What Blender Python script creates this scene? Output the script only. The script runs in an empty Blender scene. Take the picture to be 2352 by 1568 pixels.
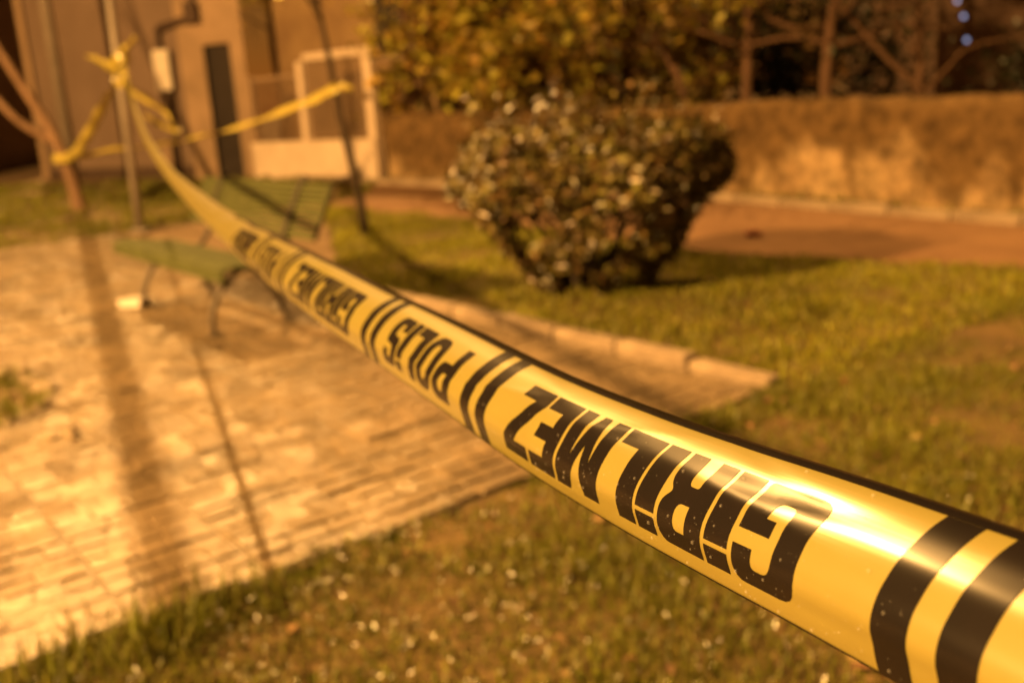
import bpy, bmesh, math, random
import numpy as np
from mathutils import Vector, Matrix, noise, geometry

random.seed(7); RNG = np.random.default_rng(7)
SC = bpy.context.scene
COL = SC.collection

# ------------------------------------------------------------------ camera
FPX, HCAM, ROLL = 2200.0 / 2352.0, 1.35, math.radians(3.5)
PITCH = math.atan((784 - 235) / 2200.0)
FW = Vector((0, math.cos(PITCH), -math.sin(PITCH)))
UP0 = Vector((0, math.sin(PITCH), math.cos(PITCH)))
RT0 = Vector((1, 0, 0))
RT = math.cos(ROLL) * RT0 - math.sin(ROLL) * UP0
UP = math.sin(ROLL) * RT0 + math.cos(ROLL) * UP0
cd = bpy.data.cameras.new('camera'); cam = bpy.data.objects.new('camera', cd); COL.objects.link(cam)
cd.sensor_width = 36; cd.lens = FPX * 36
cd.clip_start = 0.02; cd.clip_end = 600
cam.matrix_world = Matrix(((RT.x, UP.x, -FW.x, 0), (RT.y, UP.y, -FW.y, 0), (RT.z, UP.z, -FW.z, HCAM), (0, 0, 0, 1)))
cd.dof.use_dof = True; cd.dof.focus_distance = 0.405; cd.dof.aperture_fstop = 7.2
SC.camera = cam

# ------------------------------------------------------------------ sky, sun, exposure
SUN_EL = math.radians(44.5)
SUN_H = Vector((-0.405, 0.914, 0))            # horizontal direction towards the far lamp light
w = bpy.data.worlds.new('World'); SC.world = w; w.use_nodes = True
nt = w.node_tree; nt.nodes.clear()
o_ = nt.nodes.new('ShaderNodeOutputWorld'); bg = nt.nodes.new('ShaderNodeBackground')
sky = nt.nodes.new('ShaderNodeTexSky'); sky.sky_type = 'NISHITA'; sky.sun_disc = False
sky.sun_elevation = SUN_EL; sky.sun_rotation = math.atan2(SUN_H.x, SUN_H.y)
tint = nt.nodes.new('ShaderNodeMix'); tint.data_type = 'RGBA'; tint.blend_type = 'MULTIPLY'
tint.inputs['Factor'].default_value = 1.0; tint.inputs['B'].default_value = (1.0, 0.32, 0.05, 1)
nt.links.new(sky.outputs[0], tint.inputs['A']); nt.links.new(tint.outputs['Result'], bg.inputs[0])
bg.inputs[1].default_value = 0.012
nt.links.new(bg.outputs[0], o_.inputs[0])

LIGHT_COL = (1.0, 0.512, 0.138)
sd = bpy.data.lights.new('sun', 'SUN'); sun = bpy.data.objects.new('sun', sd); COL.objects.link(sun)
sd.energy = 2.45; sd.angle = math.radians(0.25); sd.color = LIGHT_COL
sdir = SUN_H * math.cos(SUN_EL) + Vector((0, 0, math.sin(SUN_EL)))
sun.rotation_euler = sdir.to_track_quat('Z', 'Y').to_euler()

SC.view_settings.view_transform = 'Standard'; SC.view_settings.look = 'None'
SC.view_settings.exposure = 0.98; SC.view_settings.gamma = 1.0
SC.render.engine = 'CYCLES'
try:
    SC.cycles.use_denoising = True
    SC.cycles.max_bounces = 6; SC.cycles.diffuse_bounces = 3; SC.cycles.glossy_bounces = 3
    SC.cycles.sample_clamp_indirect = 4.0
except Exception: pass

# ------------------------------------------------------------------ helpers
def tz(x, y):
    a = max(0.0, y - 7.5); return 0.04 * a * a / (a + 4)
def tag(o, label=None, cat=None, group=None, kind=None):
    if label: o['label'] = label
    if cat: o['category'] = cat
    if group: o['group'] = group
    if kind: o['kind'] = kind
    return o
def empty(name, loc=(0, 0, 0), rz=0.0):
    o = bpy.data.objects.new(name, None); COL.objects.link(o); o.location = loc; o.rotation_euler = (0, 0, rz)
    o.empty_display_size = 0.1
    return o
def link(name, me, mat, parent=None, smooth=False):
    o = bpy.data.objects.new(name, me); COL.objects.link(o)
    if mat is not None and not me.materials: me.materials.append(mat)
    if parent is not None: o.parent = parent
    if smooth:
        for p in me.polygons: p.use_smooth = True
    return o
class MB:
    def __init__(s): s.v = []; s.f = []
    def add(s, vs, fs):
        n = len(s.v); s.v += [tuple(v) for v in vs]; s.f += [tuple(i + n for i in f) for f in fs]; return s
    def box(s, c, size, ax=None, ay=None, az=None, taper=1.0):
        ax = Vector(ax or (1, 0, 0)); ay = Vector(ay or (0, 1, 0)); az = Vector(az or (0, 0, 1)); c = Vector(c)
        hx, hy, hz = size[0] / 2, size[1] / 2, size[2] / 2
        vs = []
        for k in (-1, 1):
            t = taper if k > 0 else 1
            for i, j in ((-1, -1), (1, -1), (1, 1), (-1, 1)):
                vs.append(c + ax * hx * i * t + ay * hy * j * t + az * hz * k)
        return s.add(vs, [(3, 2, 1, 0), (4, 5, 6, 7), (0, 1, 5, 4), (1, 2, 6, 5), (2, 3, 7, 6), (3, 0, 4, 7)])
    def tube(s, pts, rad, n=8, cap=True):
        pts = [Vector(p) for p in pts]
        if not hasattr(rad, '__len__'): rad = [rad] * len(pts)
        vs = []; prev = None
        for i, p in enumerate(pts):
            d = (pts[min(i + 1, len(pts) - 1)] - pts[max(i - 1, 0)]).normalized()
            if prev is None:
                a = d.orthogonal().normalized()
            else:
                a = (prev - d * prev.dot(d)); a = a.normalized() if a.length > 1e-6 else d.orthogonal().normalized()
            prev = a; b = d.cross(a)
            for k in range(n):
                t = 2 * math.pi * k / n
                vs.append(p + (a * math.cos(t) + b * math.sin(t)) * rad[i])
        fs = []
        for i in range(len(pts) - 1):
            for k in range(n):
                k2 = (k + 1) % n
                fs.append((i * n + k, i * n + k2, (i + 1) * n + k2, (i + 1) * n + k))
        if cap:
            fs.append(tuple(range(n - 1, -1, -1))); m = (len(pts) - 1) * n
            fs.append(tuple(m + k for k in range(n)))
        return s.add(vs, fs)
    def mesh(s, name):
        me = bpy.data.meshes.new(name); me.from_pydata(s.v, [], s.f); me.update(); return me
    def build(s, name, mat, parent=None, smooth=False):
        return link(name, s.mesh(name), mat, parent, smooth)
def bevel(o, wdt, seg=2):
    m = o.modifiers.new('bevel', 'BEVEL'); m.width = wdt; m.segments = seg; m.limit_method = 'ANGLE'; return o
def catmull(P, per=8):
    P = [Vector(p) for p in P]; Q = [P[0] * 2 - P[1]] + P + [P[-1] * 2 - P[-2]]; out = []
    for i in range(1, len(Q) - 2):
        for k in range(per):
            t = k / per; a, b, c, d = Q[i - 1], Q[i], Q[i + 1], Q[i + 2]
            out.append(0.5 * ((2 * b) + (c - a) * t + (2 * a - 5 * b + 4 * c - d) * t * t + (3 * b - a - 3 * c + d) * t ** 3))
    out.append(P[-1]); return out

# ------------------------------------------------------------------ materials
MATS = {}
def mat(name, col, col2=None, rough=0.7, scale=8.0, spec=0.4, bump=0.0, bscale=None, metal=0.0, detail=6.0, island=0.0,
        contrast=(0.35, 0.65), coat=0.0, coords='Object', stretch=None, transl=0.0):
    m = bpy.data.materials.new(name); m.use_nodes = True; t = m.node_tree; N = t.nodes; L = t.links
    b = N['Principled BSDF']; b.inputs['Roughness'].default_value = rough; b.inputs['Metallic'].default_value = metal
    b.inputs['Specular IOR Level'].default_value = spec; b.inputs['Coat Weight'].default_value = coat
    tc = N.new('ShaderNodeTexCoord'); mp = N.new('ShaderNodeMapping'); L.new(N.new('ShaderNodeNewGeometry').outputs['Position'] if coords == 'World' else tc.outputs[coords], mp.inputs[0])
    if stretch: mp.inputs['Scale'].default_value = stretch
    nz = N.new('ShaderNodeTexNoise'); nz.inputs['Scale'].default_value = scale; nz.inputs['Detail'].default_value = detail
    nz.inputs['Roughness'].default_value = 0.62
    L.new(mp.outputs[0], nz.inputs['Vector'])
    if col2 is None: col2 = tuple(c * 0.75 for c in col)
    rp = N.new('ShaderNodeValToRGB'); rp.color_ramp.elements[0].position = contrast[0]; rp.color_ramp.elements[1].position = contrast[1]
    rp.color_ramp.elements[0].color = (*col2, 1); rp.color_ramp.elements[1].color = (*col, 1)
    L.new(nz.outputs['Fac'], rp.inputs[0]); out = rp.outputs[0]
    if island > 0:
        g = N.new('ShaderNodeNewGeometry'); hs = N.new('ShaderNodeHueSaturation')
        m1 = N.new('ShaderNodeMapRange'); m1.inputs[3].default_value = 1 - island; m1.inputs[4].default_value = 1 + island
        L.new(g.outputs['Random Per Island'], m1.inputs[0]); L.new(m1.outputs[0], hs.inputs['Value'])
        m2 = N.new('ShaderNodeMapRange'); m2.inputs[3].default_value = 0.5 - island * 0.07; m2.inputs[4].default_value = 0.5 + island * 0.05
        mm = N.new('ShaderNodeMath'); mm.operation = 'FRACT'; ml = N.new('ShaderNodeMath'); ml.operation = 'MULTIPLY'; ml.inputs[1].default_value = 17.3
        L.new(g.outputs['Random Per Island'], ml.inputs[0]); L.new(ml.outputs[0], mm.inputs[0]); L.new(mm.outputs[0], m2.inputs[0])
        L.new(m2.outputs[0], hs.inputs['Hue']); L.new(out, hs.inputs['Color']); out = hs.outputs[0]
    L.new(out, b.inputs['Base Color'])
    if bump > 0:
        n2 = N.new('ShaderNodeTexNoise'); n2.inputs['Scale'].default_value = bscale or scale * 4; n2.inputs['Detail'].default_value = 5
        L.new(mp.outputs[0], n2.inputs['Vector'])
        bp = N.new('ShaderNodeBump'); bp.inputs['Strength'].default_value = bump; bp.inputs['Distance'].default_value = 0.02
        L.new(n2.outputs['Fac'], bp.inputs['Height']); L.new(bp.outputs[0], b.inputs['Normal'])
    if transl > 0:
        b.inputs['Transmission Weight'].default_value = 0
        tr = N.new('ShaderNodeBsdfTranslucent'); mx = N.new('ShaderNodeMixShader'); mx.inputs[0].default_value = transl
        L.new(out, tr.inputs['Color']); L.new(b.outputs[0], mx.inputs[1]); L.new(tr.outputs[0], mx.inputs[2])
        L.new(mx.outputs[0], N['Material Output'].inputs['Surface'])
    MATS[name] = m; return m

M_soil = mat('soil', (0.24, 0.165, 0.10), (0.14, 0.095, 0.055), 0.9, 3.0, 0.2, 0.6, 22)
M_lawnsoil = mat('lawn_soil', (0.15, 0.10, 0.04), (0.085, 0.058, 0.026), 0.9, 2.5, 0.2, 0.6, 25)
M_path = mat('dirt_path', (0.26, 0.15, 0.08), (0.19, 0.105, 0.055), 0.9, 1.6, 0.2, 0.4, 25)
M_bed = mat('paving_joint', (0.20, 0.155, 0.11), (0.12, 0.092, 0.065), 0.85, 6, 0.3, 0.4)
M_slab = mat('paving_concrete', (0.40, 0.34, 0.28), (0.27, 0.22, 0.18), 0.50, 5.0, 0.5, 0.35, 30, contrast=(0.3, 0.7), coords='Object')
M_kerb = mat('kerb_concrete', (0.31, 0.24, 0.17), (0.20, 0.15, 0.105), 0.75, 6, 0.3, 0.4, 30)
M_grass = mat('grass_blade', (0.195, 0.20, 0.020), (0.10, 0.105, 0.015), 0.5, 0.9, 0.4, island=0.45, contrast=(0.3, 0.7), coords='Generated' if False else 'Object', transl=0.25)
M_leaf_bush = mat('bush_leaf', (0.15, 0.122, 0.03), (0.075, 0.052, 0.018), 0.38, 2.0, 0.5, island=0.6)
M_leaf_tree = mat('tree_leaf', (0.54, 0.45, 0.075), (0.32, 0.25, 0.05), 0.42, 1.1, 0.5, island=0.6, transl=0.45)
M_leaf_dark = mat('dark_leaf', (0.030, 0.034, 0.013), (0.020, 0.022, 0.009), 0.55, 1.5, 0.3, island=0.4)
M_lawn = mat('lit_lawn_blade', (0.32, 0.32, 0.026), (0.15, 0.145, 0.02), 0.5, 0.8, 0.4, island=0.45, contrast=(0.3, 0.7), transl=0.35)  # grass blades again, the lawn's stronger lamp light put into a lighter colour
M_clover = mat('clover_leaf', (0.10, 0.10, 0.018), (0.07, 0.068, 0.014), 0.25, 2.0, 0.6, island=0.45)
M_dead = mat('dead_leaf', (0.20, 0.13, 0.05), (0.11, 0.07, 0.03), 0.7, 5, 0.3, island=0.5)
M_bark = mat('bark', (0.15, 0.085, 0.052), (0.085, 0.048, 0.03), 0.9, 9, 0.2, 0.8, 25, stretch=(1, 1, 0.25))
M_barkt = mat('tan_bark', (0.23, 0.145, 0.095), (0.14, 0.085, 0.055), 0.9, 9, 0.2, 0.8, 25, stretch=(1, 1, 0.25))
M_barkd = mat('dark_bark', (0.045, 0.03, 0.02), (0.028, 0.02, 0.014), 0.85, 9, 0.2, 0.6, 25, stretch=(1, 1, 0.25))
M_barkp = mat('pale_bark', (0.30, 0.20, 0.13), (0.20, 0.125, 0.08), 0.85, 7, 0.2, 0.6, 25, stretch=(1, 1, 0.3))
M_green = mat('green_paint', (0.076, 0.084, 0.03), (0.05, 0.056, 0.02), 0.8, 12, 0.15, 0.15, 40)
M_iron = mat('cast_iron', (0.05, 0.04, 0.035), (0.035, 0.028, 0.024), 0.55, 12, 0.4, 0.2)
M_ironl = mat('worn_iron', (0.10, 0.078, 0.06), (0.07, 0.055, 0.042), 0.55, 12, 0.4, 0.2)
M_pole = mat('galvanised_steel', (0.26, 0.22, 0.19), (0.20, 0.165, 0.14), 0.5, 6, 0.5, 0.1, metal=0.15)
M_fac = mat('dimmed_grey_render', (0.17, 0.122, 0.098), (0.138, 0.098, 0.078), 0.9, 1.2, 0.15, 0.2, 60)  # left facade, the lamp's dim grazing light put into a darker colour
M_facb = mat('cream_render', (0.30, 0.21, 0.145), (0.22, 0.155, 0.105), 0.9, 1.5, 0.15, 0.2, 60)  # cream parts; on the door bay the tone stands in for stronger light
M_facd = mat('brown_render', (0.26, 0.17, 0.13), (0.18, 0.12, 0.09), 0.9, 1.2, 0.15, 0.2, 60)
M_tan = mat('tan_render', (0.26, 0.175, 0.09), (0.16, 0.10, 0.055), 0.9, 1.0, 0.15, 0.2, 50)
M_white = mat('white_paint', (0.62, 0.50, 0.40), (0.50, 0.40, 0.31), 0.6, 3, 0.3, 0.15, 50)
M_box = mat('meter_box_paint', (0.62, 0.56, 0.50), (0.52, 0.46, 0.41), 0.5, 5, 0.4)
M_door = mat('dark_door', (0.03, 0.022, 0.02), (0.02, 0.015, 0.013), 0.6, 5, 0.3)
M_pipe = mat('brown_pipe', (0.07, 0.045, 0.035), (0.05, 0.032, 0.025), 0.6, 8, 0.3)
M_mesh = mat('rusty_bar', (0.22, 0.15, 0.10), (0.14, 0.09, 0.06), 0.7, 9, 0.3)
M_paper = mat('white_paper', (0.62, 0.55, 0.50), (0.52, 0.46, 0.42), 0.7, 8, 0.3)
M_red = mat('red_plastic', (0.40, 0.075, 0.04), (0.30, 0.06, 0.03), 0.6, 8, 0.3)
M_roof = mat('roof_tile', (0.16, 0.08, 0.05), (0.11, 0.055, 0.035), 0.85, 6, 0.2)
M_black_ink = mat('black_ink', (0.008, 0.006, 0.006), (0.006, 0.005, 0.005), 0.26, 30, 0.25)

# police tape plastic: faint wrinkles, stretched fine brushing along the length
def tape_material():
    m = mat('yellow_tape_plastic', (0.192, 0.166, 0.042), (0.180, 0.155, 0.038), 0.275, 20, 0.9)
    t = m.node_tree; N = t.nodes; L = t.links; b = N['Principled BSDF']
    tc = N.new('ShaderNodeUVMap')
    mp = N.new('ShaderNodeMapping'); mp.inputs['Scale'].default_value = (9, 600, 1); L.new(tc.outputs[0], mp.inputs[0])
    n = N.new('ShaderNodeTexNoise'); n.inputs['Scale'].default_value = 1.0; n.inputs['Detail'].default_value = 3; L.new(mp.outputs[0], n.inputs['Vector'])
    mp2 = N.new('ShaderNodeMapping'); mp2.inputs['Scale'].default_value = (14, 40, 1); L.new(tc.outputs[0], mp2.inputs[0])
    n2 = N.new('ShaderNodeTexNoise'); n2.inputs['Scale'].default_value = 1.0; n2.inputs['Detail'].default_value = 2; L.new(mp2.outputs[0], n2.inputs['Vector'])
    ad = N.new('ShaderNodeMath'); ad.operation = 'MULTIPLY_ADD'; ad.inputs[1].default_value = 0.12
    L.new(n.outputs['Fac'], ad.inputs[0]); L.new(n2.outputs['Fac'], ad.inputs[2])
    bp = N.new('ShaderNodeBump'); bp.inputs['Strength'].default_value = 0.25; bp.inputs['Distance'].default_value = 0.0015
    L.new(ad.outputs[0], bp.inputs['Height']); L.new(bp.outputs[0], b.inputs['Normal'])
    return m
M_tape = tape_material(); M_tape.node_tree.nodes['Principled BSDF'].inputs['Coat Weight'].default_value = 0.6; M_tape.node_tree.nodes['Principled BSDF'].inputs['Coat Roughness'].default_value = 0.24
M_tape_lit = mat('lit_tape_plastic', (0.42, 0.345, 0.075), (0.36, 0.295, 0.062), 0.35, 6, 0.7, 0.2, 20)  # lighter copy of the tape plastic, stronger light at the knot put into its colour
M_drop = mat('water', (0.8, 0.8, 0.8), (0.8, 0.8, 0.8), 0.04, 5, 0.5)
_t = M_drop.node_tree; _o = _t.nodes['Material Output']
_tr = _t.nodes.new('ShaderNodeBsdfTransparent'); _gl = _t.nodes['Principled BSDF']; _gl.inputs['Roughness'].default_value = 0.12
_mx = _t.nodes.new('ShaderNodeMixShader'); _mx.inputs[0].default_value = 0.075
_t.links.new(_tr.outputs[0], _mx.inputs[1]); _t.links.new(_gl.outputs[0], _mx.inputs[2]); _t.links.new(_mx.outputs[0], _o.inputs['Surface'])

# low wall: pale plaster below, irregular darker band towards the top
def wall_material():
    m = mat('mottled_plaster', (0.46, 0.34, 0.20), (0.30, 0.205, 0.115), 0.9, 1.4, 0.15, 0.5, 18)
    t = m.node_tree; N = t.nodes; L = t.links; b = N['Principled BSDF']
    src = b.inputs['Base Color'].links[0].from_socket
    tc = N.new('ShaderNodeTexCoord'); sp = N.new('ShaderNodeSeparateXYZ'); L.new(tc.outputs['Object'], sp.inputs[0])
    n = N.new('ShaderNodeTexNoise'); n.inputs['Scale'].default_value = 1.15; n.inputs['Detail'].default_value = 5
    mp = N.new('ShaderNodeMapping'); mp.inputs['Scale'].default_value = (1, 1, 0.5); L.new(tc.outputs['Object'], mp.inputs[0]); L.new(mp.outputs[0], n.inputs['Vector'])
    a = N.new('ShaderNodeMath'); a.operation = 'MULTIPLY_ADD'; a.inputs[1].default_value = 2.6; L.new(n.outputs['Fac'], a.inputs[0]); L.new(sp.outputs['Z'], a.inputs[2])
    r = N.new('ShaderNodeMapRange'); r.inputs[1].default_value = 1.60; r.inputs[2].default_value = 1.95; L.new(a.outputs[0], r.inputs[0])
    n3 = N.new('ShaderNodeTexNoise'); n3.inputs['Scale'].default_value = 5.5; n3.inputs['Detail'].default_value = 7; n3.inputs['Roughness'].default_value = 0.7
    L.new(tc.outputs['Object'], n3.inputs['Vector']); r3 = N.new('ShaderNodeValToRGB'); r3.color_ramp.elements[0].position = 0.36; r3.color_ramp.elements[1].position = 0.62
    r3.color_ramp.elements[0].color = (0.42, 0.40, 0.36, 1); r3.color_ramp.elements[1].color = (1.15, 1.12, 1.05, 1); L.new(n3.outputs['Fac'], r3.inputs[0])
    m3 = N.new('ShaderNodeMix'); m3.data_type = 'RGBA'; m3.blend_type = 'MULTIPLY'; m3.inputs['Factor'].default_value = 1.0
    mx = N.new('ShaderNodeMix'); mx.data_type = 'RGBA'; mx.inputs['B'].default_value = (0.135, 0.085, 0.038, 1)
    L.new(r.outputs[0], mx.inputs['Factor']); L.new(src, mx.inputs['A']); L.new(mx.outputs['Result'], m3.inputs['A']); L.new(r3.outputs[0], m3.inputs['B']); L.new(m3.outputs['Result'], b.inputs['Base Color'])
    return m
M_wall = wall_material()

# ------------------------------------------------------------------ plaza frame: p along the rows, q along the kerb
O_PL = Vector((1.15, 4.10, 0)); E1 = Vector((0.788, 0.615, 0)).normalized(); E2 = Vector((0.615, -0.788, 0)).normalized()
def PQ(p, q, z=0.0):
    v = O_PL + E1 * p + E2 * q; return Vector((v.x, v.y, z + tz(v.x, v.y)))
def toPQ(x, y):
    d = Vector((x, y, 0)) - O_PL; return d.dot(E1), d.dot(E2)

# ------------------------------------------------------------------ ground sheets
def sheet(name, poly_fn, x0, x1, y0, y1, step, dz, m):
    """grid sheet following the terrain, keeping cells whose centre passes poly_fn"""
    nx = int((x1 - x0) / step); ny = int((y1 - y0) / step); vs = []; fs = []
    for j in range(ny + 1):
        for i in range(nx + 1):
            x = x0 + i * step; y = y0 + j * step; vs.append((x, y, tz(x, y) + dz))
    for j in range(ny):
        for i in range(nx):
            if poly_fn(x0 + (i + .5) * step, y0 + (j + .5) * step):
                k = j * (nx + 1) + i; fs.append((k, k + 1, k + nx + 2, k + nx + 1))
    b = MB(); b.v = vs; b.f = fs
    o = b.build(name, m, None, True); tag(o, kind='structure'); return o
def ground_big():
    xs = [-250, -120, -60, -30] + list(range(-20, 21, 1)) + [30, 60, 120, 250]
    ys = [-60, -20, -8] + list(range(-4, 31, 1)) + [45, 80, 150, 300]
    vs = [(x, y, (tz(x, min(y, 40)) - 0.02)) for y in ys for x in xs]; n = len(xs)
    fs = [(j * n + i, j * n + i + 1, (j + 1) * n + i + 1, (j + 1) * n + i) for j in range(len(ys) - 1) for i in range(n - 1)]
    b = MB(); b.v = vs; b.f = fs; o = b.build('ground', M_soil, None, True); tag(o, kind='structure')
ground_big()

LAWN_EDGE = [(-9.0, 14.2), (-2.29, 12.76), (-0.29, 10.81), (1.49, 8.19), (3.56, 6.49), (9.0, 3.0)]   # far edge of the lawn
def edge_y(x, P):
    for (xa, ya), (xb, yb) in zip(P, P[1:]):
        if xa <= x <= xb: return ya + (yb - ya) * (x - xa) / (xb - xa)
    return P[0][1] if x < P[0][0] else P[-1][1]
PIT_C = (-3.02, 4.50); PIT_R = 0.60
def in_pit(x, y, k=1.0): return math.hypot((x - PIT_C[0]) / 1.05, y - PIT_C[1]) < PIT_R * k
def in_plaza(x, y):
    p, q = toPQ(x, y); return p < 0.0 and q < 0.0 and q > -9.4 and p > -14
def in_lawn(x, y):
    p, q = toPQ(x, y)
    if y > edge_y(x, LAWN_EDGE): return False
    if q > 0.0: return True
    return p > (0.13 if q > -4.1 else 0.13 + (-4.1 - q) * 0.5)
sheet('lawn_ground', lambda x, y: in_lawn(x, y), -9, 9, -3, 15, 0.2, 0.02, M_lawnsoil)

# dirt path between lawn and wall
CURB = [(-3.2, 16.3), (-1.73, 15.16), (0.6, 13.1), (2.69, 11.11), (4.61, 8.45), (6.6, 5.4)]
def path_mesh():
    b = MB(); n = 60; vs = []
    for i in range(n + 1):
        x = -3.4 + i * (10.2 / n)
        ya = edge_y(x, LAWN_EDGE) - 0.25; yb = edge_y(x, CURB) + 0.1
        for k in range(7):
            y = ya + (yb - ya) * k / 6; vs.append((x, y, tz(x, y) + 0.012))
    fs = [(i * 7 + k, (i + 1) * 7 + k, (i + 1) * 7 + k + 1, i * 7 + k + 1) for i in range(n) for k in range(6)]
    b.v = vs; b.f = fs; tag(b.build('dirt_path', M_path, None, True), kind='structure')
path_mesh()

# ------------------------------------------------------------------ paving of grooved slabs
bed = MB(); n = 24
vs = []; 
for i in range(n + 1):
    for k in range(n + 1): vs.append(PQ(-14 + 14 * i / n, -9.4 + 9.4 * k / n, 0.022))
bed.v = [tuple(v) for v in vs]; bed.f = [(i * (n + 1) + k, (i + 1) * (n + 1) + k, (i + 1) * (n + 1) + k + 1, i * (n + 1) + k + 1) for i in range(n) for k in range(n)]
plaza = bed.build('paving', M_bed); tag(plaza, kind='structure')
SL = 0.40
def slab_mesh(seed):
    r = random.Random(seed); b = MB()
    # four raised bars per slab, grooves along e1 (local x)
    b.box((0, 0, 0.003), (SL - 0.003, SL - 0.003, 0.012))
    for k in range(4):
        yy = -SL / 2 + SL * (k + 0.5) / 4
        x_ = -SL / 2 + 0.004
        while x_ < SL / 2 - 0.02:      # small worn setts, uneven in length, height and tilt
            l_ = r.uniform(0.075, 0.15)
            if SL / 2 - 0.004 - (x_ + l_) < 0.05: l_ = SL / 2 - 0.004 - x_
            hz = 0.011 + r.uniform(-0.004, 0.002); az = Vector((r.gauss(0, .022), r.gauss(0, .03), 1)).normalized(); ax = Vector((1, 0, -az.x)).normalized()
            b.box((x_ + l_ / 2, yy + r.uniform(-.002, .002), 0.006 + hz / 2), (l_ - r.uniform(0.003, 0.010), SL / 4 - 0.006 - r.random() ** 2 * 0.014, hz), ax, az.cross(ax), az, taper=0.95); x_ += l_
    return b.mesh('paving_slab')
def slab_mats():
    out = []
    for k, c in enumerate([(0.25, 0.185, 0.115), (0.235, 0.174, 0.108), (0.262, 0.194, 0.122), (0.22, 0.163, 0.10)]):
        out.append(mat('paving_concrete_%d' % k, c, tuple(x * 0.60 for x in c), 0.26, 2.6, 0.6, 0.35, 45, contrast=(0.36, 0.60), coords='World', detail=9.0))
    return out
SMATS = slab_mats()
SMESH = []
for k in range(8):
    me = slab_mesh(k); me.materials.append(SMATS[k % 4]); SMESH.append(me)
ang = math.atan2(E1.y, E1.x)
rest = MB(); n_s = 0
cells = []
for i in range(34):
    for j in range(23):
        c = PQ(-(i + .5) * SL - 0.02, -(j + .5) * SL - 0.01, 0)
        if in_pit(c.x, c.y, 0.95): continue
        vis = (c.x > -0.62 * c.y - 0.3) and c.y > 1.8
        cells.append((0 if vis else 1, c.length, c, i, j))
cells.sort(key=lambda t: (t[0], t[1]))
rs = random.Random(5)
for idx, (v_, _, c, i, j) in enumerate(cells):
    dz = rs.uniform(-0.004, 0.005); zz = c.z + 0.022 + dz
    if v_ == 0 and n_s < 299:
        o = bpy.data.objects.new('paving_slab', SMESH[rs.randrange(8)]); COL.objects.link(o); o.parent = plaza
        o.location = (c.x, c.y, zz); o.rotation_euler = (rs.uniform(-.012, .012), rs.uniform(-.012, .012), ang + (math.pi if rs.random() < .5 else 0) + rs.uniform(-.008, .008)); n_s += 1
    else:
        n1 = Vector((-E1.y, E1.x, 0))
        for a_ in range(4):
            for b_ in range(4):
                cc = c + E1 * (SL * (b_ - 1.5) / 4 + rs.uniform(-.004, .004)) + n1 * (SL * (a_ - 1.5) / 4)
                rest.box((cc.x, cc.y, zz + 0.008 + rs.uniform(-.003, .002)), (SL / 4 - rs.uniform(.004, .012), SL / 4 - rs.uniform(.005, .014), 0.018), E1, n1, taper=0.95)
ro = rest.build('far_slab', SMATS[0], plaza); tag(ro, kind='stuff')

# kerb along the lawn
kerb = empty('kerb', tuple(PQ(0, 0))); tag(kerb, kind='structure')
kme = MB().box((0, 0, 0.0), (0.105, 0.485, 0.20)).mesh('kerb_stone'); kme.materials.append(M_kerb)
for k in range(9):
    c = PQ(0.07, -(k + .5) * 0.5 - 0.02, 0)
    o = bpy.data.objects.new('kerb_stone', kme); COL.objects.link(o); o.parent = kerb
    o.location = Vector((c.x, c.y, c.z + (-0.018 if k < 7 else -0.05) + rs.uniform(-.012, .012))) - kerb.location
    o.rotation_euler = (rs.uniform(-.015, .015), rs.uniform(-.02, .02), ang + rs.uniform(-.015, .015)); bevel(o, 0.018, 3)
# far curb along the dirt path
fk = empty('path_kerb', (CURB[0][0], CURB[0][1], 0)); tag(fk, kind='structure')
tot = 0
for (xa, ya), (xb, yb) in zip(CURB, CURB[1:]):
    Ls = math.hypot(xb - xa, yb - ya); m_ = max(1, round(Ls / 0.6))
    for k in range(m_):
        t = (k + .5) / m_; x = xa + (xb - xa) * t; y = ya + (yb - ya) * t
        b = MB().box((0, 0, 0), (Ls / m_ - 0.012, 0.12, 0.2)); o = b.build('kerb_stone', M_kerb, fk)
        o.location = Vector((x, y, tz(x, y) + 0.0 + rs.uniform(-.015, .015))) - fk.location
        o.rotation_euler = (0, rs.uniform(-.02, .02), math.atan2(yb - ya, xb - xa) + rs.uniform(-.02, .02)); bevel(o, 0.015)

# planting pit at the left
pit = empty('planting_pit', (PIT_C[0], PIT_C[1], 0)); tag(pit, kind='structure')
b = MB(); nr = 10; na = 40; vs = [(0, 0, 0.075)]; fs = []
for r_ in range(1, nr + 1):
    for a in range(na):
        t = 2 * math.pi * a / na; rr = PIT_R * r_ / nr * (1 + 0.05 * math.sin(3 * t) * r_ / nr)
        z = 0.075 - 0.04 * (r_ / nr) ** 2 + 0.012 * noise.noise((rr * math.cos(t) * 6, rr * math.sin(t) * 6, 3))
        vs.append((rr * math.cos(t) * 1.05, rr * math.sin(t), z))
fs += [(0, 1 + a, 1 + (a + 1) % na) for a in range(na)]
for r_ in range(nr - 1):
    for a in range(na):
        fs.append((1 + r_ * na + a, 1 + (r_ + 1) * na + a, 1 + (r_ + 1) * na + (a + 1) % na, 1 + r_ * na + (a + 1) % na))
b.v = vs; b.f = fs; b.build('pit_soil', M_soil, pit, True)
for k in range(16):
    t = 2 * math.pi * (k + .5) / 16
    o = MB().box((0, 0, 0), (0.10, 2 * math.pi * PIT_R / 16 - 0.02, 0.12)).build('edging_stone', M_kerb, pit)
    o.location = ((PIT_R + .03) * math.cos(t) * 1.05, (PIT_R + .03) * math.sin(t), (0.015 if math.sin(t) > .2 else -0.02) + rs.uniform(-.01, .01)); o.rotation_euler = (0, 0, t); bevel(o, 0.02)

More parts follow.
